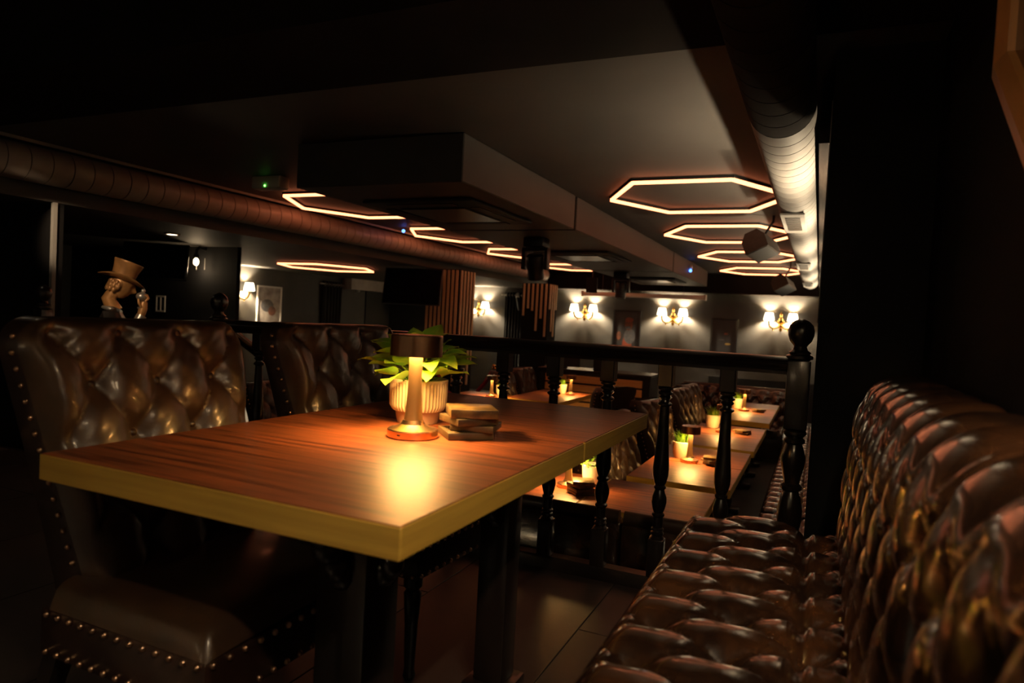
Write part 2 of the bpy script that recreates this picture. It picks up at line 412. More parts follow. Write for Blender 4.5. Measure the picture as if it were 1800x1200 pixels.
def buttons_on(parent, pts, r=.011):
    me = bpy.data.meshes.get('tuft_button')
    if not me: me = MB().ball((0, 0, 0), 1, 6, (1, 1, .55)).mesh('tuft_button', 'button', 60)
    for p, rot in pts: inst('button', me, parent, p, rot, (r, r, r))

# ------------------------------------------------------------------ chairs (face +X, origin under the foot of the backrest)
def make_chair(label, group):
    t = thing('tufted_chair', label, 'chair', group=group)
    N, K = 72, 72
    zt = lambda t_: .40 + .60 * t_
    xc = lambda t_: -.175 * t_
    def hw(z):
        d = 1.0 - z; r = .085
        b = .30 - .08 * d / .6
        return b if d > r else b - r + math.sqrt(max(0, r * r - (r - d) ** 2))
    tt = np.concatenate([np.linspace(0, .84, N - 24), .84 + .16 * np.sin(np.linspace(0, PI / 2, 25))[1:]])
    u = np.linspace(-1, 1, K)
    F = np.zeros((len(tt), K, 3))
    for i, tv in enumerate(tt):
        z = zt(tv); w = max(.02, hw(z)); y = u * w
        ed = np.minimum((w - np.abs(y)), 1.0 - z + .0) / .032; ed = np.clip(ed, 0, 1)
        roll = np.sqrt(np.clip(1 - (1 - ed) ** 2, 0, 1))
        mask = np.clip((w - np.abs(y)) / .035, 0, 1) * np.clip((1.0 - z) / .035, 0, 1)
        h = tuft(y, np.full_like(y, z), .0825, .23, .0, .85, .024)
        wr = .003 * np.sin(y * 140 + 6 * np.sin(z * 30)) * mask
        off = roll * (.030 + .040 * (h * mask + .80 * (1 - mask))) + wr * .35
        F[i, :, 0] = xc(tv) + off; F[i, :, 1] = y; F[i, :, 2] = z + off * .12
    cush = MB().grid(F).build('backrest', 'leather', t, 80)
    # shell: sides, top and outer back
    R = []
    for tv in tt:
        z = zt(tv); w = max(.02, hw(z)); th = .075 + .05 * (1 - tv) ** 2
        x = xc(tv)
        R.append([(x + .001, -w, z), (x - th * .5, -w - .004, z), (x - th * .9, -w, z), (x - th, -w + .03 if w > .04 else -w, z), (x - th - .012, 0, z),
                  (x - th, w - .03 if w > .04 else w, z), (x - th * .9, w, z), (x - th * .5, w + .004, z), (x + .001, w, z)])
    MB().grid(np.array(R)).build('outer_back', 'leather_back', t, 50)
    # nail trims, far too small to pick apart
    nm = MB()
    def nail(p): nm.ball(p, .0068, 4)
    for k in range(17):
        tv = .02 + .91 * k / 16; z = zt(tv); w = hw(z)
        for s in (-1, 1): nail((xc(tv) - .016, s * (w + .002), z))
    # seat
    U = np.linspace(0, 1, 40); V = np.linspace(-1, 1, 44)
    S = np.zeros((40, 44, 3))
    for i, a in enumerate(U):
        x = -.03 + .445 * a
        e = np.minimum(np.minimum((1 - np.abs(V)) * .285, (1 - a) * .445) / .05, 1); ro = np.sqrt(np.clip(1 - (1 - e) ** 2, 0, 1))
        S[i, :, 0] = x; S[i, :, 1] = V * .285; S[i, :, 2] = .40 + .055 * ro + .02 * np.cos(V * PI / 2) * np.sin(min(1, a * 1.1) * PI * .8)
    MB().grid(S).build('seat', 'leather', t, 70)
    MB().cbox((-.06, -.288, .30), (.416, .288, .402), .012, 2).build('seat_rail', 'leather_back', t, 40)
    for zz in (.392, .315):
        for k in range(13):
            for s in (-1, 1): nail((-.03 + .43 * k / 12, s * .290, zz))
        for k in range(15): nail((.418, -.27 + .54 * k / 14, zz))
    nt = nm.build('nail_trim', 'nail', t, 60, kind='stuff')
    prof = [(.014, 0), (.019, .01), (.015, .03), (.020, .16), (.026, .25), (.018, .262), (.028, .272), (.028, .30)]
    for s in (-1, 1):
        MB().lathe(prof, 14, T(.375, s * .245, 0)).build('leg', 'black_wood', t, 40)
        MB().add([(x + dx, s * .25 + y, z) for x, z, e in ((-.16, 0, .017), (-.03, .33, .022)) for dx, y in ((-e, -e), (e, -e), (e, e), (-e, e))],
                 [(0, 1, 2, 3), (4, 5, 6, 7), (0, 1, 5, 4), (1, 2, 6, 5), (2, 3, 7, 6), (3, 0, 4, 7)]).build('leg', 'black_wood', t)
    pts = []
    for z, ys in ((.965, (-.0825, .0825)), (.85, (-.165, 0, .165)), (.735, (-.0825, .0825)), (.62, (-.165, 0, .165))):
        tv = (z - .4) / .6
        for y in ys:
            if z > .9 : pass
            hgt = .030 + .04 * float(tuft(np.array([y]), np.array([z]), .0825, .23, 0, .85, .024)[0])
            pts.append(((xc(tv) + hgt + .003, y, z + .004), (0, PI / 2 - .3, 0)))
    buttons_on(t, pts, .0105)
    return t
UGc, LGc = 'tufted leather chairs on the upper level', 'tufted leather chairs in the lower room'
ch = make_chair('near tufted leather chair left of the foreground table, cut by frame edge', UGc)
ch.location = (-1.385, 1.175, 0)
dup(ch, (-1.38, 1.93, 0), -.05, 'second tufted leather chair, between near chair and the green plant', UGc)
for x, y, rz, lab in ((-1.22, 4.42, -.1, 'lower leather chair seen below the corner of the upper table'), (-1.24, 5.08, -.1, 'lower leather chair left of the second row lamp table'),
                      (-1.20, 6.17, -.25, 'lower leather chair standing alone left of third row table'), (-1.22, 7.62, -.15, 'front lower chair of the pair left of fourth row tables'),
                      (-1.22, 8.28, -.1, 'rear lower chair of the pair left of fourth row tables'), (-3.55, 8.05, .1, 'left lower chair of the pair facing the counter table'),
                      (-3.55, 8.70, 0, 'right lower chair of the pair facing the counter table'), (-2.10, 7.15, PI - .45, 'lower chair with plain outer back turned to camera before the counter'),
                      (-2.95, 6.78, PI / 2, 'low rounded chair back peeking over the far edge of upper table'),
                      (-3.95, 5.6, .3, 'lower chair glimpsed between second upper chair and plant'), (-4.3, 4.7, .1, 'lower chair glimpsed in the gap between the two upper chairs')):
    c_ = dup(ch, (x, y, LOW), rz, lab, LGc)
    if 'rounded' in lab: c_.scale = (.9, .9, .78)

# ------------------------------------------------------------------ tufted benches
PITCH = .173
def roll(d, R):
    e = np.clip(d / R, 0, 1); return R * (1 - np.sqrt(np.clip(1 - (1 - e) ** 2, 0, 1)))
def make_bench(n, label, group, ph=.31, full=True):
    """runs along +Y from 0 to n*PITCH, front edge at x=-.355, back at .33; seat height .45"""
    L = n * PITCH
    t = thing('tufted_bench', label, 'bench', group=group)
    res = .008 if full else .014
    X = np.linspace(-.355, .10, int(.455 / res)); Y = np.linspace(.006, L - .006, int(L / res))
    x, y = np.meshgrid(X, Y, indexing='ij')
    h = tuft(x, y, .144, PITCH, -.272, ph, .025, 1)
    mk = np.clip((x + .355) / .045, 0, 1)
    z = .414 + .052 * (h * mk + .70 * (1 - mk)) + .012 * np.cos((x + .13) / .24 * PI / 2)
    z -= roll(x + .355, .05) + roll(y, .03) + roll(L - y, .035)
    z -= .020 * np.exp(-((x - .002) / .010) ** 2)
    G = np.stack([x, y, z], -1)
    G = np.concatenate([np.stack([x[:1], y[:1], np.full_like(z[:1], .33)], -1), G], 0)
    e0 = G[:, :1].copy(); e0[..., 2] = .33; e1 = G[:, -1:].copy(); e1[..., 2] = .33
    G = np.concatenate([e0, G, e1], 1)
    seat = MB().grid(G).build('seat', 'leather_bench', t, 70)
    MB().tube([(-.352, .01, .345), (-.352, L - .01, .345)], .007, 6).build('piping', 'leather_bench', t, 60)
    MB().cbox((-.345, .01, .06), (.30, L - .01, .335), .012, 2).build('base_panel', 'leather_back', t, 40)
    MB().box((-.30, .03, 0), (.28, L - .03, .06)).build('plinth', 'black_wood', t)
    pts = np.array([(.088, .38), (.092, .50), (.100, .62), (.110, .74), (.122, .825), (.140, .88), (.172, .920), (.215, .938), (.265, .940), (.325, .928), (.332, .90), (.332, .35)])
    seg = np.linalg.norm(np.diff(pts, axis=0), axis=1); s = np.concatenate([[0], np.cumsum(seg)])
    S = np.linspace(0, s[9], int(s[9] / res)); S = np.concatenate([S, [s[10], s[11]]])
    px = np.interp(S, s, pts[:, 0]); pz = np.interp(S, s, pts[:, 1])
    k = np.ones(9) / 9; m = len(S) - 2
    pxs = np.convolve(np.pad(px[:m], 4, mode='edge'), k, 'valid'); pzs = np.convolve(np.pad(pz[:m], 4, mode='edge'), k, 'valid')
    px[:m], pz[:m] = pxs, pzs
    tx = np.gradient(px); tz = np.gradient(pz); ln = np.hypot(tx, tz) + 1e-9; nx, nz = -tz / ln, tx / ln
    Yb = np.linspace(0.004, L - .004, int(L / res))
    ss, yy = np.meshgrid(S, Yb, indexing='ij')
    dm = tuft(yy, ss, PITCH / 2, .20, ph, .135, .026, 1)
    stop = s[5] - .012
    chn = .45 + .55 * np.abs(np.sin(PI * (yy - ph - PITCH / 2) / PITCH)) ** .55
    bl = np.clip((ss - stop) / .05 + .5, 0, 1)
    hh = dm * (1 - bl) + chn * bl
    hh *= np.clip((s[9] - ss) / .05, 0, 1)
    off = .036 * hh - .022 - roll(yy, .04) - roll(L - yy, .04)
    off[-2:] = 0
    B = np.stack([px[:, None] + nx[:, None] * off, yy, pz[:, None] + nz[:, None] * off], -1)
    c0 = B[:, :1].copy(); c0[:, 0, 0] = .30; c0[..., 2] = np.minimum(c0[..., 2], .9); c1 = B[:, -1:].copy(); c1[:, 0, 0] = .30; c1[..., 2] = np.minimum(c1[..., 2], .9)
    B = np.concatenate([c0, B, c1], 1)
    MB().grid(B).build('backrest', 'leather_bench', t, 75)
    if full:
        bp = []
        for i in range(3):
            for j in range(-1, n + 1):
                bx = -.272 + .144 * i; by = ph + PITCH * (j + i / 2)
                by = by % L
                if .04 < by < L - .04 and i < 2: bp.append(((bx, by, .424 + .012 * math.cos((bx + .13) / .24 * PI / 2)), (0, 0, 0)))
        buttons_on(t, bp, .010)
    return t
BU, BL = 'tufted bench units on the upper level', 'tufted bench units along the lower right wall'
b1 = make_bench(8, 'tufted leather bench in right foreground beside the balustrade post', BU)
b1.location = (0, .886, 0)
dup(b1, (0, -.515, 0), 0, 'nearest tufted leather bench unit at the right frame edge', BU)
lb = make_bench(7, 'lower tufted bench unit nearest the balustrade post', BL, full=False)
lb.location = (-.034, 3.7, LOW); lb.scale = (.76, 1, 1)
for k, lab in enumerate(('second lower tufted bench unit beside the lamp table', 'third lower tufted bench unit beside third row', 'fourth lower tufted bench unit beside fourth row', 'last lower tufted bench unit at the far corner')):
    dup(lb, (-.034, 3.7 + 1.215 * (k + 1), LOW), 0, lab, BL)
# sofa with its back to the balustrade and sofa at the far end
sf = make_bench(4, 'left sofa unit with rolled back just below the balustrade', 'sofa units below the balustrade', full=False)
sf.location = (-1.475, 3.26, LOW); sf.rotation_euler = (0, 0, -PI / 2); sf.scale = (.6, 1.0, .83)
MB().tube([(.285, .008, .93), (.285, 4 * PITCH - .008, .93)], .048, 16).build('top_roll', 'leather', sf, 60)
dup(sf, (-.775, 3.26, LOW), -PI / 2, 'right sofa unit with rolled back just below the balustrade', 'sofa units below the balustrade')
dup(sf, (-2.175, 3.26, LOW), -PI / 2, 'sofa unit below the balustrade mostly hidden by the upper table', 'sofa units below the balustrade')
for k, lab in enumerate(('right end sofa unit across the far end of the table row', 'left end sofa unit across the far end of the table row')):
    dup(sf, (-.335 - .70 * k, 9.66, LOW), PI / 2, lab, 'end sofa units').scale = (1, 1, .93)

# ------------------------------------------------------------------ balustrade
RY0 = 2.72
bal = thing('balustrade', 'black turned wooden balustrade with handrail between the two levels', 'railing', (0, RY0, 0))
def rail(name, prof, xa, xb):
    n = len(prof)
    MB().add([(xa, y, z) for y, z in prof] + [(xb, y, z) for y, z in prof],
             [tuple(range(n)), tuple(reversed(range(n, 2 * n)))] + [(i, (i + 1) % n, (i + 1) % n + n, i + n) for i in range(n)]).build(name, 'black_wood', bal, 35)
HP = [(-.030, .900), (.030, .900), (.033, .912), (.026, .918), (.036, .926), (.040, .938), (.036, .944), (.040, .950), (.030, .960), (0, .966),
      (-.030, .960), (-.040, .950), (-.036, .944), (-.040, .938), (-.036, .926), (-.026, .918), (-.033, .912)]
BP = [(-.035, 0), (.035, 0), (.035, .045), (.028, .055), (-.028, .055), (-.035, .045)]
rail('handrail', HP, -2.93, -.085); rail('bottom_rail', BP, -2.93, -.085)
bp = MB(); bp.cbox((-.026, -.026, .815), (.026, .026, .903), .003, 1)
bp.lathe([(.016, .815), (.027, .811), (.027, .804), (.018, .799), (.026, .792), (.026, .785), (.018, .780), (.024, .772), (.015, .762), (.0165, .755), (.025, .748), (.025, .742),
          (.017, .735), (.0175, .70), (.0205, .62), (.026, .53), (.0285, .49), (.0275, .46), (.021, .432), (.0165, .422), (.0215, .416), (.0215, .409), (.0165, .403), (.0195, .393), (.026, .372),
          (.0268, .352), (.022, .328), (.017, .312), (.0225, .306), (.0225, .299), (.017, .293), (.0172, .252), (.022, .247), (.022, .241), (.0175, .237), (.0225, .231), (.0225, .225), (.019, .218), (.027, .208), (.016, .204)], 20)
bp.cbox((-.027, -.027, .05), (.027, .027, .206), .005, 2)
bm_ = bp.mesh('baluster', 'black_wood', 35)
for k in range(11): inst('baluster', bm_, bal, (-.305 - .236 * k, 0, 0), (0, 0, 0), (1.12, 1.12, 1))
def newel(x, y=0, parent=bal):
    m = MB(); a = .040
    m.cbox((-a, -a, 0), (a, a, .24), .006, 2); m.cbox((-a, -a, .70), (a, a, .955), .006, 2)
    m.lathe([(.030, .24), (.044, .246), (.044, .256), (.030, .264), (.036, .272), (.028, .284), (.030, .30), (.042, .36), (.044, .40), (.034, .45), (.026, .47), (.037, .478), (.037, .49), (.027, .50),
             (.030, .52), (.041, .57), (.042, .60), (.034, .63), (.028, .645), (.037, .652), (.037, .662), (.028, .67), (.040, .682), (.040, .692), (.03, .70)], 24)
    m.lathe([(.034, .955), (.046, .960), (.046, .970), (.034, .976), (.038, .983), (.026, .992), (.022, 1.005), (.027, 1.012), (.038, 1.025), (.0445, 1.045), (.0455, 1.062), (.040, 1.082), (.026, 1.098), (.008, 1.106), (.001, 1.1065)], 24)
    return m.build('newel_post', 'black_wood', parent, 35, (x, y, 0))
newel(-.060); newel(-2.965)
srail = MB().tube([(-2.965, .03, .93), (-2.965, 1.1, .30)], .028, 8).build('stair_handrail', 'black_wood', bal, 60)
tag(newel(-4.47, RY0, None), 'dim newel post with round finial left of the stairs', 'newel post')
bpy.context.view_layer.update()

# ------------------------------------------------------------------ table lamps
def make_lamp(label, group):
    t = thing('table_lamp', label, 'lamp', group=group)
    b = MB().lathe([(.060, 0), (.062, .002), (.062, .018), (.060, .0205), (.046, .024), (.030, .032), (.024, .042)], 40).build('base', 'copper', t, 30)
    MB().box((-.004, -.0625, .009), (.004, -.0605, .012)).build('charging_port', 'black', b)
    MB().lathe([(.0235, .042), (.0205, .06), (.0180, .10), (.0165, .14), (.0165, .18), (.0175, .232)], 28).build('stem', 'stem', t, 40)
    MB().lathe([(.0635, .198), (.0635, .248), (.062, .250), (.001, .2505), (.001, .242), (.059, .241), (.0615, .239), (.0615, .198)], 48, cap=False).build('shade', 'copper', t, 30)
    MB().lathe([(.018, .2180), (.060, .2180), (.060, .2150), (.018, .2150)], 32, cap=False).build('light_disc', 'disc', t)
    light('lamp_light', 'AREA', t, (0, 0, .2135), P_TABLE, WARM, shape='DISK', size=.10)
    return t
LGrp = 'copper table lamps in the lower room'
lamp = make_lamp('copper cylinder table lamp lit on the foreground table before the plant', 'copper table lamps')
lamp.location = (-.893, 1.425, .75)
ZT = LOW + .75
for x, y, lab in ((-1.225, 3.60, 'lit copper lamp on lower table beside the white pot'), (-.76, 4.78, 'lit copper lamp on second row lower table'),
                  (-.735, 6.36, 'lit copper lamp on third row lower table, partly behind baluster'), (-.735, 8.27, 'lit copper lamp on fourth row lower table'),
                  (-2.80, 8.12, 'lit copper lamp on table before the slatted counter'), (-3.42, 7.12, 'lit copper lamp on lower left table behind the boxes'), ):
    dup(lamp, (x, y, ZT), .4, lab, 'copper table lamps')

# ------------------------------------------------------------------ plants
def rib(n, d): return lambda a, z: 1 + d * math.cos(a * n) if .034 < z < .112 else 1
pl = thing('potted_plant', 'broad-leaved green plant in ribbed cream pot on the foreground table', 'plant', (-1.005, 1.625, .75))
MB().lathe([(.055, .030), (.070, .036), (.078, .05), (.079, .10), (.079, .110), (.081, .114), (.081, .121), (.076, .122), (.074, .105)], 288, cap=False, mod=rib(48, .018)).build('pot', 'pot', pl, 35)
MB().lathe([(.050, 0), (.056, .001), (.062, .030), (.068, .036)], 40).build('pot_foot', 'pot_foot', pl, 35)
MB().lathe([(.001, .106), (.074, .105)], 24, cap=False).build('soil', 'soil', pl)
def leaf_mesh(i, L=.085, W=.030, droop=.5):
    P = []
    for k in range(9):
        f = k / 8; w = W * (math.sin(PI * min(1, f ** .72)) ** .85) + .0008
        row = []
        for j in range(5):
            q = (j - 2) / 2
            x = L * (f - .15 * droop * f * f); z = -droop * L * .62 * f * f + .012 * f + .22 * w * abs(q) ** 1.3 + .002 * math.sin(9 * f + i + q)
            row.append((x, q * w, z))
        P.append(row)
    return MB().grid(np.array(P)).mesh('leaf', 'leaf', 80)
LM = [leaf_mesh(0, .095, .036), leaf_mesh(1, .085, .040, .3), leaf_mesh(2, .105, .036, .7), leaf_mesh(3, .075, .032, .2)]
stem_mb = MB()
for k in range(46):
    az = k * 2.39996 + random.uniform(-.3, .3); f = (k + .5) / 46
    rr = .022 + .062 * (1 - f) ** .6 + random.uniform(-.01, .012); zz = .128 + .072 * f + random.uniform(-.012, .012)
    tilt = .22 - 1.0 * f * f + random.uniform(-.25, .2)
    p = Vector((rr * math.cos(az), rr * math.sin(az), zz))
    stem_mb.tube([(.02 * math.cos(az), .02 * math.sin(az), .10), (p.x * .6, p.y * .6, .10 + (zz - .10) * .7), p], .0016, 5)
    sc_ = random.uniform(.85, 1.15)
    o = inst('leaf', LM[k % 4], pl, p, (random.uniform(-.4, .4), tilt - .35, az), (sc_, sc_, sc_))
stem_mb.build('stems', 'grass', pl, 60)

def make_small_plant(label, pot_m, bushy, group):
    t = thing('potted_plant', label, 'plant', group=group)
    MB().lathe([(.050, 0), (.054, .002), (.064, .05), (.069, .115), (.066, .118), (.062, .10)], 32, cap=False).build('pot', pot_m, t, 35)
    MB().lathe([(.001, .101), (.064, .10)], 20, cap=False).build('soil', 'soil', t)
    f = MB(); rnd = random.Random(3 if bushy else 5)
    if bushy:
        for k in range(170):
            a = rnd.uniform(0, 2 * PI); e = rnd.uniform(-.1, 1.4); r = rnd.uniform(.5, 1) * .085
            c = Vector((math.cos(a) * math.cos(e) * r, math.sin(a) * math.cos(e) * r, .125 + math.sin(e) * r * .95))
            mt = T(*c) @ RZ(a) @ RY(-e + rnd.uniform(-.5, .9)) @ RX(rnd.uniform(-.5, .5))
            s = rnd.uniform(.016, .026)
            f.add([(0, 0, 0), (s * .5, s * .45, .003), (s * 1.1, 0, 0), (s * .5, -s * .45, .003)], [(0, 1, 2, 3)], mt)
    else:
        for k in range(110):
            a = rnd.uniform(0, 2 * PI); r0 = rnd.uniform(0, .05); ln = rnd.uniform(.07, .125); lean = rnd.uniform(.15, .8)
            mt = T(math.cos(a) * r0, math.sin(a) * r0, .10) @ RZ(a)
            f.add([(0, -.004, 0), (0, .004, 0), (lean * ln * .35, .0035, ln * .6), (lean * ln * .35, -.0035, ln * .6), (lean * ln, 0, ln * (1 - lean * .35))], [(0, 1, 2, 3), (3, 2, 4)], mt)
    f.build('foliage', 'grass', t, None, kind='stuff')
    return t
PG = 'small potted plants in the lower room'
p1 = make_small_plant('bushy green plant in white pot on lower table below the balustrade', 'pot_white', True, PG); p1.location = (-1.12, 3.73, ZT)
p2 = make_small_plant('grassy plant in cream pot behind the lamp on second row table', 'pot', False, PG); p2.location = (-.835, 4.90, ZT)
dup(p2, (-.86, 6.62, ZT), 1.0, 'grassy plant in cream pot on third row table'); dup(p2, (-.84, 8.48, ZT), 2.0, 'small plant in cream pot on fourth row table')
dup(p2, (-2.96, 8.22, ZT), 2.7, 'small plant in yellow lit pot on table before the slatted counter'); dup(p2, (-3.41, 7.38, ZT), .7, 'small plant beside the lamp on lower left table')

# ------------------------------------------------------------------ stacks of coaster boxes
M['box_a'] = mat('worn_gilt_box', (.17, .105, .035), .35, metal=.2, col2=(.07, .042, .018), scale=30, lo=.4, hi=.6)
M['box_b'] = mat('dark_wood_box', (.040, .024, .011), .45, col2=(.08, .05, .02), scale=25)
M['box_c'] = mat('brown_box', (.07, .042, .016), .45, col2=(.11, .07, .028), scale=20)
def block(x, y, z, s, h, rz, m, label, group):
    o = tag(MB().cbox((-s / 2, -s / 2, 0), (s / 2, s / 2, h), .0022, 2).build('wooden_coaster', m, None, 40, (x, y, z)), label, 'coaster', group)
    o.rotation_euler = (0, 0, rz); return o
G1 = 'coasters stacked on the foreground table'
block(-.795, 1.515, .75, .115, .018, .75, 'box_c', 'bottom dark coaster of the stack beside the copper lamp', G1)
block(-.775, 1.535, .7685, .110, .016, .25, 'box_b', 'second coaster from bottom in stack beside the copper lamp', G1)
block(-.790, 1.52, .785, .112, .017, .95, 'box_b', 'third coaster from bottom in stack beside the copper lamp', G1)
block(-.785, 1.525, .8025, .118, .022, .62, 'box_a', 'gilt patterned top coaster of the stack beside the copper lamp', G1)
for x, y, n, w in ((-1.12, 3.50, 4, 'the white pot on the lower table'), (-.60, 4.80, 3, 'the second row lower lamp'), (-.57, 6.40, 2, 'the third row lower lamp'), (-.57, 8.27, 2, 'the fourth row lower lamp')):
    nm_ = ('bottom', 'second', 'third', 'top') if n == 4 else (('bottom', 'middle', 'top') if n == 3 else ('bottom', 'top'))
    for k in range(n):
        block(x + random.uniform(-.012, .012), y + random.uniform(-.012, .012), ZT + .0185 * k, .115, .018, random.uniform(0, 1.5), ('box_c', 'box_b')[k % 2] if k < n - 1 else 'box_a',
              nm_[k] + ' coaster of the stack beside ' + w, 'coasters stacked on lower tables')

# ------------------------------------------------------------------ wall sconces
def make_sconce(label, group):
    """hangs on a wall, plate in the XZ plane, sticks out towards -Y, origin at plate centre"""
    t = thing('wall_sconce', label, 'wall lamp', group=group)
    p = MB(); p.ball((0, -.012, 0), .085, 8, (.75, .22, 1.35)); p.ball((0, -.03, .06), .045, 6, (1, .6, 1.6)); p.ball((0, -.03, .16), .03, 6, (1, .8, 2.4)); p.ball((0, -.03, -.11), .032, 6, (1, .7, 1.5))
    for s in (-1, 1):
        p.ball((s * .045, -.02, .03), .022, 5, (1, .5, 1.4)); p.ball((s * .05, -.02, -.04), .02, 5, (1, .5, 1.2))
    p.build('back_plate', 'gold', t, 60)
    for s in (-1, 1):
        pts = [(s * .02, -.03, -.03), (s * .07, -.06, -.09), (s * .13, -.09, -.11), (s * .19, -.11, -.07), (s * .21, -.12, -.01), (s * .21, -.12, .03)]
        a = MB().tube(pts, [.024, .021, .019, .018, .018, .020], 8)
        a.lathe([(.010, .025), (.035, .035), (.038, .045), (.02, .05)], 16, T(s * .21, -.12, 0)); a.ball((s * .13, -.09, -.135), .016, 5)
        arm = a.build('arm', 'gold', t, 50)
        MB().lathe([(.098, .055), (.092, .10), (.070, .195), (.068, .195), (.090, .10), (.096, .055)], 24, T(s * .21, -.12, 0), cap=False).build('lamp_shade', 'shade', t, 50)
        light('sconce_bulb', 'POINT', t, (s * .21, -.12, .12), P_SCONCE, SHADE, shadow_soft_size=.025)
    return t
SG = 'brass wall sconces'
sc1 = make_sconce('brass twin sconce on back wall left of the portrait poster', SG); sc1.location = (-4.60, YB, 1.235)
dup(sc1, (-2.72, YB, 1.23), 0, 'brass twin sconce on back wall between poster and dark picture')
dup(sc1, (-.68, YB, 1.225), 0, 'brass twin sconce on back wall right, beside the newel finial')
dup(sc1, (-7.15, YB, 1.20), 0, 'brass twin sconce behind the slatted column on back wall')
dup(sc1, (XL, 9.15, 1.25), PI / 2, 'brass twin sconce on left alcove wall next to framed poster')
dup(sc1, (-1.1, -2.2, 1.55), PI, 'added unseen brass twin sconce on the rear wall behind the foreground table')  # rear pair is added out of view as dim fill for the upper level
dup(sc1, (-3.4, -2.2, 1.55), PI, 'added unseen brass twin sconce on the rear wall left of the foreground table')
dimmed = bpy.data.lights.new('rear_fill_bulb', 'POINT'); dimmed.energy = P_SCONCE * .3; dimmed.color = SHADE; dimmed.shadow_soft_size = .025
for o in COL.objects:
    if o.type == 'LIGHT' and o.parent and o.parent.location.y < -2: o.data = dimmed
near_fill_sconce = dup(sc1, (XR_UP, .30, 1.68), -PI / 2, 'added unseen brass twin sconce on the right wall above the nearest bench')  # added out of view, lights chairs and brass edge from the right
near = dimmed.copy(); near.energy = P_NEAR; near.name = 'near_fill_bulb'
for o in near_fill_sconce.children:
    if o.type == 'LIGHT': o.data = near
# single up and down sconces on the right wall of the lower room, behind the pier
def make_side(label):
    t = thing('wall_sconce', label, 'wall lamp', group='right wall sconces')
    MB().ball((0, -.008, -.03), .035, 8, (1, .25, 1.8)).build('back_plate', 'gold', t, 60)
    a = MB().tube([(0, -.01, -.06), (0, -.05, -.085), (0, -.085, -.06), (0, -.09, -.02)], .008, 8); a.lathe([(.008, -.02), (.024, -.012), (.024, -.006), (.012, 0)], 14, T(0, -.09, 0)); a.build('arm', 'gold', t, 50)
    MB().lathe([(.012, 0), (.035, .008), (.055, .04), (.060, .055), (.058, .055), (.053, .041), (.034, .011), (.010, .003)], 22, T(0, -.09, 0), cap=False).build('lamp_shade', 'shade', t, 50)
    light('sconce_bulb', 'POINT', t, (0, -.09, .026), P_RIGHT, SHADE, shadow_soft_size=.02)
    return t
s0 = make_side('small bowl sconce on right wall just behind the pier'); s0.location = (XR_LOW, 3.70, 1.38); s0.rotation_euler = (0, 0, -PI / 2)
for y, lab in ((5.2, 'second bowl sconce along the lower right wall'), (6.8, 'third bowl sconce along the lower right wall'), (8.5, 'fourth bowl sconce along the lower right wall'), (10.3, 'fifth bowl sconce along the lower right wall'), (12.0, 'farthest bowl sconce along the lower right wall')):
    dup(s0, (XR_LOW, y, 1.38), -PI / 2, lab)
# caged bulb on the alcove pier
t = thing('bulb_lamp', 'bare bulb in clear glass on the black alcove pier', 'wall lamp', (-7.02, 6.2, 1.56))
MB().tube([(0, 0, .14), (0, -.10, .16), (0, -.14, .12), (0, -.14, .06)], .018, 8).build('bracket', 'black', t, 60)
MB().lathe([(.03, .04), (.035, .0), (.02, .05)], 12, T(0, -.14, .03)).build('socket', 'black', t, 50)
MB().ball((0, -.14, -.02), .032, 8, (1, 1, 1.5)).build('bulb', 'bulb', t, 60)
for s in (-1, 1):
    for q in (-1, 1): MB().tube([(s * .07, -.14 + q * .07, .03), (s * .07, -.14 + q * .07, -.11)], .003, 5).build('cage_rod', 'grey', t)
light('bulb_light', 'POINT', t, (0, -.14, -.12), 1.2, (1, .72, .42), shadow_soft_size=.03)
t = thing('downlight', 'small bright recessed downlight over the statue corner', 'ceiling light', (-6.15, 5.0, Z_ALC))
MB().lathe([(.075, -.012), (.075, 0), (.05, 0), (.05, -.012)], 24, cap=False).build('rim', 'white', t, 30)
MB().lathe([(.001, -.004), (.05, -.004)], 20, cap=False).build('diffuser', 'down', t)
light('downlight_beam', 'SPOT', t, (0, 0, -.02), 2.0, (1, .8, .55), spot_size=1.3, spot_blend=.5, shadow_soft_size=.05)

dlt = t
for x, y, z, lab in ((-4.6, 2.3, 2.095, 'added unseen downlight under the black cross beam aimed at the statue'),):  # accent lamp added out of view to light the statue's front
    d = dup(dlt, (x, y, z), 0, lab)
    for o in d.children:
        if o.type == 'LIGHT':
            o.data = bpy.data.lights.new('statue_fill_beam', 'SPOT'); o.data.energy = P_DOWN; o.data.color = (1, .70, .42)
            o.data.spot_size = 2.5; o.data.spot_blend = .6; o.data.shadow_soft_size = .05
            if z < 2.2:                                   # turned towards the statue
                o.data.spot_size = .42; o.data.energy = P_DOWN * 5
                o.rotation_euler = Vector((-1.0, 1.7, -.88)).to_track_quat('-Z', 'Y').to_euler()
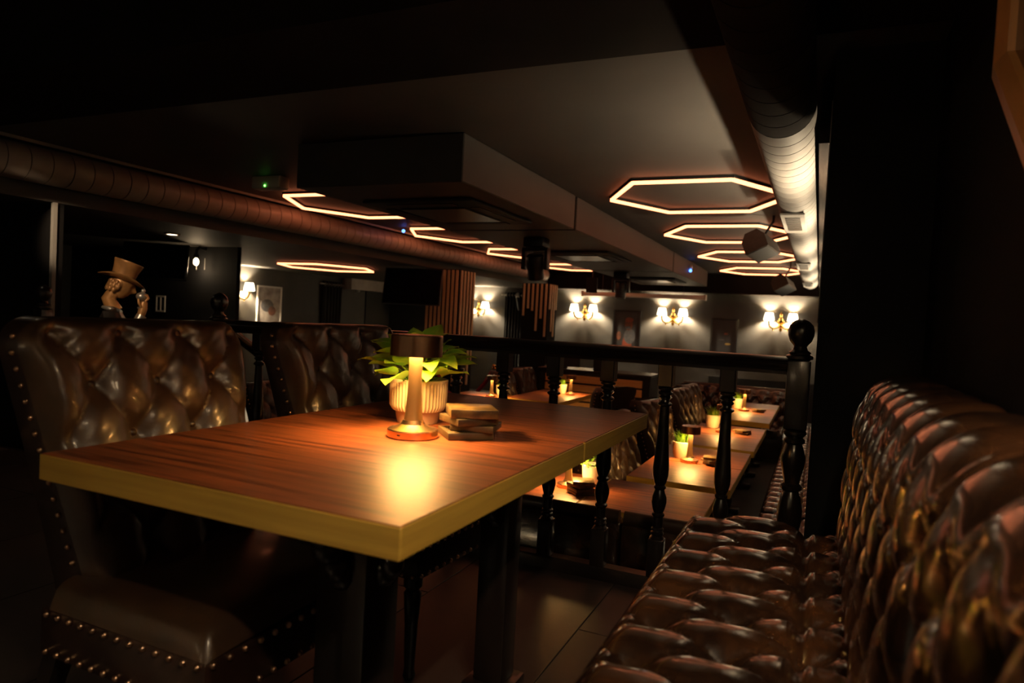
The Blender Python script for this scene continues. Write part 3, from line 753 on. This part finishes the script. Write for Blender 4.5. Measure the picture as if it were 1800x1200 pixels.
# ------------------------------------------------------------------ ceiling fittings
def speaker(loc, rot, s, label):
    t = thing('loudspeaker', label, 'speaker', loc, group='dark loudspeakers under the ceiling'); t.rotation_euler = rot
    poly = [(-.17, -.14), (.17, -.14), (.17, .05), (.09, .16), (-.09, .16), (-.17, .05)]
    MB().prism([(x * s, y * s) for x, y in poly], -.24 * s, .24 * s, RX(0)).build('cabinet', 'speaker', t)
    MB().box((-.15 * s, -.147 * s, -.22 * s), (.15 * s, -.1405 * s, .22 * s)).build('front_grille', 'black_matte', t)
    MB().box((-.05 * s, .1605 * s, -.07 * s), (.05 * s, .18 * s, .07 * s)).build('connector_plate', 'white', t)
    return t
sp = speaker((-.53, 6.5, 1.82), (math.radians(80), math.radians(-24), math.radians(-14)), .62, 'large tilted loudspeaker hanging beside the right duct')
br = MB().tube([(-.50, 6.55, 1.93), (-.44, 6.6, 2.05), (-.44, 6.6, ZC)], .012, 8).build('speaker_bracket', 'black', sp, 60); br.matrix_parent_inverse = sp.matrix_basis.inverted()
sp2 = speaker((-.52, 10.6, 1.74), (math.radians(76), math.radians(-28), math.radians(-12)), .66, 'far tilted loudspeaker below the right duct end')
br = MB().tube([(-.50, 10.65, 1.86), (-.44, 10.7, 2.0), (-.44, 10.7, ZC)], .012, 8).build('speaker_bracket', 'black', sp2, 60); br.matrix_parent_inverse = sp2.matrix_basis.inverted()
sp3 = speaker((-3.65, 11.4, 1.70), (0, 0, math.radians(14)), .55, 'dark loudspeaker above the left end of the projection screen case')
MB().tube([(0, .09, .10), (0, .12, .20), (0, .12, ZC - 1.70)], .012, 8).build('ceiling_bracket', 'black', sp3, 60)
def spot(loc, label, s=1.0, tilt=.25):
    t = thing('stage_spotlight', label, 'spotlight', loc, group='moving head spotlights')
    MB().cbox((-.10 * s, -.09 * s, -.09 * s), (.10 * s, .09 * s, -.001), .012, 2).build('base', 'black', t, 40)
    y = MB()
    for q in (-1, 1): y.cbox((q * .115 * s - .016, -.045 * s, -.30 * s), (q * .115 * s + .016, .045 * s, -.10 * s), .008, 2)
    y.cbox((-.13 * s, -.04 * s, -.125 * s), (.13 * s, .04 * s, -.093 * s), .006, 1); yk = y.build('yoke', 'black', t, 40)
    m = T(0, 0, -.25 * s) @ RX(tilt)
    h = MB().lathe([(.06 * s, .10 * s), (.085 * s, .08 * s), (.088 * s, -.02 * s), (.075 * s, -.06 * s), (.08 * s, -.12 * s), (.076 * s, -.14 * s)], 24, m).build('head', 'black', t, 35)
    MB().lathe([(.001, -.1405 * s), (.068 * s, -.142 * s)], 24, m, cap=False).build('lens', 'screen', h)
    return t
spot((-2.47, 5.95, 1.819), 'black moving head spotlight under the middle bulkhead')
spot((-2.72, 9.9, 1.819), 'farther black moving head spotlight before the projection screen case', 1.0, -.1)
t = thing('projection_screen', 'pale rolled projection screen case hanging before back wall', 'projector screen', (-3.20, 13.2, 1.63))
MB().cbox((-1.19, -.045, -.04), (1.19, .045, .04), .012, 2).build('case', 'offwhite', t, 40)
for s in (-1, 1):
    MB().cbox((s * 1.21 - .02, -.055, -.055), (s * 1.21 + .02, .055, .055), .01, 2).build('end_cap', 'white', t, 40)
    MB().tube([(s * .8, 0, .04), (s * .8, 0, ZC - 1.63)], .006, 6).build('hanger', 'black', t)
t = thing('smoke_detector', 'small white detector with blue light on the bulkhead side', 'detector', (-1.919, 10.95, 2.0))
MB().lathe([(.04, 0), (.045, .015), (.03, .04), (.01, .045)], 16, RY(PI / 2)).build('housing', 'white', t, 40)
MB().ball((.02, -.03, -.055), .022, 6).build('blue_led', 'led_blue', t, 60)
t = thing('emergency_light', 'white emergency light box with green indicator above left hexagon', 'emergency light', (-4.17, 4.30, 2.02))
MB().cbox((-.15, -.06, -.02), (.15, .06, .0815), .015, 2).build('housing', 'white', t, 40)
MB().ball((0, -.062, .0), .008, 6).build('indicator', 'led_green', t, 60)
tag(MB().ball((-4.72, 7.1, 2.05), .02, 6).build('blue_lamp', 'led_blue', None, 60), 'tiny blue indicator beside the second left hexagon', 'indicator')
tag(MB().lathe([(.04, 0), (.045, -.02), (.03, -.05), (.001, -.055)], 14, T(XL + .001, 12.7, 1.5) @ RY(PI / 2) @ RX(PI)).build('security_camera', 'white', None, 50), 'white dome camera on the left alcove wall', 'camera')
t = thing('wall_spotlight', 'small white adjustable spotlight near the second slatted column', 'spotlight', (-6.18, YB - .001, 1.58))
MB().tube([(0, 0, .02), (0, -.06, .02), (.02, -.10, -.06)], [.03, .035, .045], 10).build('head', 'white', t, 50)
MB().tube([(.02, -.10, -.06), (.10, -.14, -.34)], .035, 8).build('barrel', 'black', t, 50)

# ------------------------------------------------------------------ slatted columns
def column(x0, x1, y0, y1, nfront, nside, label, lens, seed):
    t = thing('slatted_column', label, 'column', ((x0 + x1) / 2, (y0 + y1) / 2, LOW), group='black columns with oak slats')
    w, d = (x1 - x0) / 2, (y1 - y0) / 2; H = Z_ALC - LOW - .001
    MB().box((-w, -d, 0), (w, d, H)).build('core', 'wall_black', t)
    for k in range(nfront):
        x = -w + (k + .5) * 2 * w / nfront; L = lens[k % len(lens)]
        MB().cbox((x - .02, -d - .022, H - L), (x + .02, -d - .001, H - .01), .003, 1).build('slat', 'slat', t)
    for k in range(nside):
        y = -d + (k + .5) * 2 * d / nside; L = lens[(k * 2 + 1) % len(lens)]
        MB().cbox((w + .001, y - .02, H - L), (w + .022, y + .02, H - .01), .003, 1).build('slat', 'slat', t)
column(-5.52, -4.95, 9.0, 9.5, 8, 5, 'near slatted column behind the hanging television', (1.5, 1.75, 1.6, 1.4, 1.8, 1.55), 1)
column(-5.22, -4.68, 12.0, 12.45, 6, 4, 'far slatted column with stepped oak slats near the portrait poster', (.62, .48, .52, .9, .66, 1.0), 2)

# ------------------------------------------------------------------ screens, posters, curtains
t = thing('television', 'black flat television hanging tilted before the slatted column', 'television', (-5.48, 8.55, 1.44)); t.rotation_euler = (math.radians(-10), 0, math.radians(8))
MB().cbox((-.46, -.02, -.27), (.46, .02, .27), .008, 2).build('case', 'black', t, 40)
MB().box((-.445, -.0225, -.255), (.445, -.0205, .255)).build('screen', 'screen', t)
MB().tube([(0, .03, .1), (0, .06, .28)], .015, 8).build('mount', 'black', t)
t = thing('television', 'dark hanging monitor at the far left beside the black pier', 'television', (-7.15, 5.6, 1.50)); t.rotation_euler = (math.radians(-14), 0, math.radians(35))
MB().cbox((-.36, -.02, -.22), (.36, .02, .22), .008, 2).build('case', 'black', t, 40)
MB().box((-.345, -.0225, -.205), (.345, -.0205, .205)).build('screen', 'screen', t)
MB().tube([(0, .03, .1), (0, .06, .24)], .015, 8).build('mount', 'black', t)

def picture(name, label, loc, rz, w, h, fm, bg, shapes, group='framed pictures'):
    t = thing(name, label, 'picture', loc, rz, group)
    f = MB(); b = .03
    f.cbox((-w, -.03, -h), (w, -.001, -h + b), .004, 1); f.cbox((-w, -.03, h - b), (w, -.001, h), .004, 1)
    f.cbox((-w, -.03, -h + b), (-w + b, -.001, h - b), .004, 1); f.cbox((w - b, -.03, -h + b), (w, -.001, h - b), .004, 1)
    f.build('frame', fm, t)
    pr = MB().box((-w + b, -.012, -h + b), (w - b, -.0015, h - b)).build('print', bg, t)
    for i, (mm, cx, cz, rx, rz_) in enumerate(shapes):
        n = 20; y = -.0122 - .0004 * i
        MB().add([(cx + rx * math.cos(2 * PI * k / n), y, cz + rz_ * math.sin(2 * PI * k / n)) for k in range(n)], [tuple(range(n))]).build('printed_shape', mm, pr)
    return t
M['print_bg'] = mat('print_dark', (.035, .034, .036), .4)
M['print_skin'] = mat('print_skin', (.22, .075, .04), .4, col2=(.10, .05, .035), scale=14)
M['print_red'] = mat('print_red', (.30, .06, .03), .4, col2=(.16, .05, .03), scale=10)
M['print_grey'] = mat('print_grey', (.07, .075, .085), .4, col2=(.12, .11, .11), scale=18)
M['print_pale'] = mat('print_pale', (.20, .17, .15), .4, col2=(.45, .40, .36), scale=5)
M['print_gold'] = mat('print_gold', (.30, .20, .06), .4)
picture('poster', 'framed poster of a figure in orange red on the back wall', (-3.67, YB, .93), 0, .30, .42, 'black', 'print_bg',
        [('print_red', .02, -.30, .10, .22), ('print_grey', .07, -.12, .12, .16), ('print_skin', .04, .13, .085, .13), ('print_red', .05, .22, .085, .05), ('print_grey', .03, .06, .06, .03), ('print_skin', -.16, -.12, .05, .09)])
picture('poster', 'dark framed picture with small gold marks between two sconces', (-1.71, YB, .85), 0, .26, .42, 'black', 'print_bg',
        [('print_gold', .08, -.08, .055, .022), ('print_grey', -.04, 0, .05, .012), ('print_red', .04, .12, .04, .02)])
picture('poster', 'pale framed photograph poster on the left alcove wall', (XL, 9.98, 1.0), PI / 2, .32, .42, 'white', 'print_pale',
        [('print_grey', -.05, .05, .16, .12), ('print_skin', .08, -.05, .10, .09)])
def curtain(label, loc, rz, w, h):
    P = []
    for i in range(61):
        f = i / 60; x = -w / 2 + w * f
        P.append([(x * (1 - .25 * (1 - g) * .6), -.06 + .035 * math.sin(f * PI * 12), h * g) for g in np.linspace(0, 1, 10)])
    t = thing('curtain', label, 'curtain', loc, rz, 'black curtains')
    o = MB().grid(np.array(P)).build('drape', 'curtain', t, 70); 
    MB().tube([(-w / 2 - .1, -.06, h - .06), (w / 2 + .1, -.06, h - .06)], .015, 8).build('rod', 'grey', t)
    for k in range(6): MB().lathe([(.035, -.006), (.045, 0), (.035, .006)], 14, T(-w / 2 + w * (k + .5) / 6, -.06, h - .06) @ RY(PI / 2), cap=False).build('ring', 'silver', t, 50)
curtain('black gathered curtain hanging on the left alcove wall', (XL, 11.75, LOW), PI / 2, .62, 2.25)
curtain('black curtain in the doorway by the second slatted column', (-6.25, YB, LOW), 0, .45, 2.25)
struct('trim_7', MB().box((XL, 12.15, 1.50), (XL + .25, YB, Z_ALC)), 'duct_brown')
struct('door_1', MB().box((XL + .05, YB - .03, LOW), (-7.75, YB, 1.47)), 'black_matte')
struct('door_2', MB().box((XL, 13.0, LOW), (XL + .03, YB - .05, 1.5)), 'black_matte')

# ------------------------------------------------------------------ slatted counter, stanchions, boxes
t = thing('slatted_counter', 'black counter front clad with horizontal orange wooden boards', 'counter', (-2.83, 9.22, LOW))
MB().cbox((-.80, -.10, 0), (.80, .45, .97), .006, 1).build('body', 'black_matte', t)
MB().cbox((-.82, -.14, .97), (.82, .47, 1.0), .006, 1).build('counter_top', 'black', t)
for k in range(7):
    MB().cbox((-.70, -.125, .82 - .125 * k), (.70, -.101, .92 - .125 * k), .004, 1).build('board', 'board', t)
t = thing('monitor', 'dark flat monitor standing on the slatted counter', 'monitor', (-3.32, 9.2, LOW + 1.0))
MB().cbox((-.26, -.02, .03), (.26, .02, .30), .006, 1).build('case', 'black_matte', t); MB().box((-.06, -.05, 0), (.06, .05, .03)).build('stand', 'black_matte', t)
tag(MB().cbox((-.07, -.07, 0), (.07, .07, .26), .008, 1).build('small_speaker', 'black_matte', None, 40, (-2.80, 9.3, LOW + 1.0)), 'small black box speaker on the counter behind the balusters', 'speaker')
def stanchion(x, y, label):
    t = thing('stanchion', label, 'stanchion', (x, y, LOW), group='rope stanchions')
    MB().lathe([(.16, 0), (.16, .015), (.05, .03), (.026, .04), (.026, .9), (.04, .905), (.04, .93), (.02, .95), (.035, .965), (.02, .99)], 20).build('post', 'gold', t, 40)
    return t
stanchion(-4.30, 9.0, 'brass rope stanchion right of the red rope'); stanchion(-5.1, 9.9 - 1.3, 'brass rope stanchion left of the red rope, mostly hidden')
tag(MB().tube([(-4.33, 8.99, LOW + .88), (-4.42, 8.95, LOW + .70), (-4.55, 8.88, LOW + .52), (-4.72, 8.80, LOW + .45), (-4.9, 8.70, LOW + .55), (-5.07, 8.61, LOW + .88)], .03, 10).build('velvet_rope', 'red', None, 60),
    'red velvet rope hanging between brass stanchions', 'rope')
tag(MB().cbox((0, 0, 0), (.30, .17, .34), .004, 1).build('wooden_crate', 'board', None, None, (-.72, 2.86, LOW)), 'small light wooden crate on lower floor under the balustrade', 'crate')

# ------------------------------------------------------------------ hexagonal mirror on the right wall
t = thing('wall_mirror', 'six-sided mirror in orange wooden frame on the right wall', 'mirror', (XR_UP, 1.22, 1.88))
po = [(.54, .27), (.54, -.26), (.02, -.68), (-.54, -.26), (-.54, .27), (0, .62)]
for k in range(6):
    a, b = Vector(po[k]), Vector(po[(k + 1) % 6]); ai, bi = a * .88, b * .88; am, bm2 = a * .94, b * .94
    q = [(-.001, *a), (-.001, *b), (-.038, *a), (-.038, *b), (-.042, *am), (-.042, *bm2), (-.026, *ai), (-.026, *bi), (-.001, *ai), (-.001, *bi)]
    MB().add(q, [(0, 1, 3, 2), (2, 3, 5, 4), (4, 5, 7, 6), (6, 7, 9, 8), (8, 9, 1, 0), (0, 2, 4, 6, 8), (1, 9, 7, 5, 3)]).build('frame_side', 'frame_wood', t)
MB().add([(-.012, p[0] * .885, p[1] * .885) for p in po], [tuple(range(6))]).build('glass', 'mirror', t)

# ------------------------------------------------------------------ double switch plate on the alcove pier
t = thing('switch_plate', 'pale double frame switch plate on black wall beside the statue', 'switch', (-7.78, 6.2, 1.0))
fr = MB()
for a in ((-.085, -.105, .085, -.085), (-.085, .085, .085, .105), (-.085, -.085, -.068, .085), (.068, -.085, .085, .085), (-.009, -.085, .009, .085)):
    fr.cbox((a[0], -.014, a[1]), (a[2], -.001, a[3]), .002, 1)
fr.build('frame', 'offwhite', t)
for s in (-1, 1): MB().ball((s * .038, -.004, 0), .026, 8, (.8, .3, 2.2)).build('rocker', 'black', t, 60)

# ------------------------------------------------------------------ statue of a man in a top hat
st = thing('statue', 'bronze statue of a man in a top hat bowing towards his raised hand', 'statue', (-5.63, 4.0, LOW + .085), .95)
def skin(name, verts, edges, radii, m, parent, lv=2, root=0):
    me = bpy.data.meshes.new(name); me.from_pydata(verts, edges, []); me.materials.append(M[m])
    o = bpy.data.objects.new(name, me); COL.objects.link(o); o.parent = parent
    o.modifiers.new('s', 'SKIN'); 
    if not me.skin_vertices: me.skin_vertices.new()
    for i, r in enumerate(radii):
        d = me.skin_vertices[0].data[i]; d.radius = r if isinstance(r, tuple) else (r, r); d.use_root = (i == root); d.use_loose = False
    sb = o.modifiers.new('b', 'SUBSURF'); sb.levels = lv; sb.render_levels = lv
    o.modifiers['s'].use_smooth_shade = True
    return o
V = [(0, 0, .98), (-.02, 0, 1.12), (-.03, 0, 1.30), (0, 0, 1.43), (.03, 0, 1.50),
     (0, .17, 1.42), (.05, .24, 1.18), (.17, .20, 1.27), (.0, -.17, 1.42), (.06, -.25, 1.16), (.22, -.14, 1.40),
     (.0, .09, .90), (.03, .10, .50), (0, .11, .09), (.11, .12, .04), (0, -.09, .90), (.01, -.10, .50), (-.04, -.11, .09), (.08, -.12, .04)]
Ed = [(0, 1), (1, 2), (2, 3), (3, 4), (3, 5), (5, 6), (6, 7), (3, 8), (8, 9), (9, 10), (0, 11), (11, 12), (12, 13), (13, 14), (0, 15), (15, 16), (16, 17), (17, 18)]
Rr = [(.14, .11), (.15, .11), (.16, .12), (.10, .10), (.06, .06), .075, .055, .045, .075, .055, .042, .09, .065, .05, .045, .09, .065, .05, .045]
skin('body', V, Ed, Rr, 'coat', st)
# head: shaped sphere in profile, facing +X, bowed
def head():
    n, k = 28, 40; P = []
    for i in range(n + 1):
        th = PI * i / n; row = []
        for j in range(k + 1):
            ph = 2 * PI * j / k
            x, y, z = math.sin(th) * math.cos(ph), math.sin(th) * math.sin(ph), math.cos(th)
            sx, sy, sz = .098, .076, .122
            if z < 0: sx *= 1 - .10 * (-z); sy *= 1 - .28 * (-z) ** 1.2
            px, py, pz = x * sx, y * sy, z * sz
            fr_ = max(0, x)
            g = lambda cz, cy, wz, wy: math.exp(-((pz - cz) / wz) ** 2 - ((py - cy) / wy) ** 2)
            px += fr_ * (.030 * g(-.022, 0, .022, .013) + .014 * g(.0, 0, .025, .010) + .010 * g(.026, 0, .012, .05) + .014 * g(-.062, 0, .007, .024) + .012 * g(-.076, 0, .007, .022) + .026 * g(-.105, 0, .016, .024))
            px -= fr_ * (.016 * g(.008, .030, .012, .014) + .016 * g(.008, -.030, .012, .014) + .006 * g(-.069, 0, .004, .024))
            row.append((px, py, pz))
        P.append(row)
    return MB().grid(np.array(P))
HM = T(.065, 0, 1.70) @ RY(.38)
hd = head(); m = MB().add(hd.v, hd.f, HM)
m.tube([HM @ Vector((-.02, 0, -.05)), HM @ Vector((-.04, 0, -.15)), (.02, 0, 1.47)], [.055, .056, .065], 14)
for s in (-1, 1): m.ball((-.005, s * .076, -.008), .028, 8, (.6, .35, 1.15), HM)
m.build('head', 'bronze', st, 70)
hr = MB()
for k in range(44):
    a = PI * .55 + PI * .9 * (k % 22) / 21; zz = -.015 - .03 * (k // 22)
    hr.ball((.088 * math.cos(a), .080 * math.sin(a), zz + .02 * math.sin(k * 2.1)), .018, 5, (1, 1, 1.5), HM)
hr.build('hair', 'bronze', st, 70)
ht = MB(); HT = HM @ T(-.012, 0, .045) @ RY(-.06)
def brim(a, z): return 1
P = []
for i in range(49):
    a = 2 * PI * i / 48; row = []
    for r, z in ((.092, .0), (.11, -.004), (.14, -.002), (.17, .004), (.172, .010), (.168, .012), (.14, .006), (.10, .006)):
        lift = .030 * math.sin(a) ** 2 * max(0, (r - .09) / .08) - .022 * math.cos(a) ** 2 * max(0, (r - .09) / .08)
        row.append((r * math.cos(a) * 1.12, r * math.sin(a), z + lift))
    P.append(row)
ht.grid(np.array(P), HT)
ht.lathe([(.090, -.005), (.094, .02), (.096, .05), (.103, .10), (.116, .150), (.119, .158), (.117, .163), (.105, .164), (.001, .160)], 40, HT, cap=False)
hat = ht.build('top_hat', 'bronze', st, 50)
MB().lathe([(.0955, .012), (.0975, .012), (.099, .04), (.097, .04)], 40, HT, cap=False).build('hat_band', 'coat', hat, 50)
cl = MB(); cl.tube([(-.07, -.09, 1.50), (-.02, -.15, 1.49), (.06, -.16, 1.44), (.12, -.12, 1.36)], [.012, .022, .026, .012], 10); cl.tube([(-.07, .09, 1.50), (-.02, .15, 1.49), (.06, .16, 1.44), (.12, .12, 1.36)], [.012, .022, .026, .012], 10)
cl.build('collar', 'silver', st, 70)
# raised hand: palm with five curled fingers round a small round cup
HV = [(.215, -.14, 1.42), (.235, -.13, 1.50), (.24, -.125, 1.56)]
hm = MB(); hm.tube(HV, [.03, .036, .03], 12)
for k, (dy, L) in enumerate(((-.030, .055), (-.010, .065), (.010, .062), (.030, .05))):
    b0 = Vector((.25, -.125 + dy, 1.565)); hm.tube([b0, b0 + Vector((.022, 0, L * .5)), b0 + Vector((.012, 0, L * .85)), b0 + Vector((-.014, 0, L))], [.0105, .0098, .009, .007], 8)
hm.tube([(.225, -.155, 1.51), (.200, -.165, 1.55), (.196, -.15, 1.585)], [.012, .011, .008], 8)
hm.build('hand', 'bronze', st, 70)
cp = MB(); cp.ball((.222, -.125, 1.605), .046, 10, (1, 1, .85)); cp.lathe([(.03, 0), (.034, .012), (.012, .02), (.010, .05), (.03, .06)], 16, T(.222, -.125, 1.50)); cp.ball((.232, -.125, 1.655), .018, 6)
cp.build('goblet', 'silver', st, 60)
MB().tube([(.19, -.16, 1.36), (.225, -.15, 1.44)], [.045, .043], 12).build('cuff', 'silver', st, 60)
MB().cbox((-.25, -.25, -.02), (.25, .25, .04), .01, 2).build('base_plate', 'black_wood', st, 40)
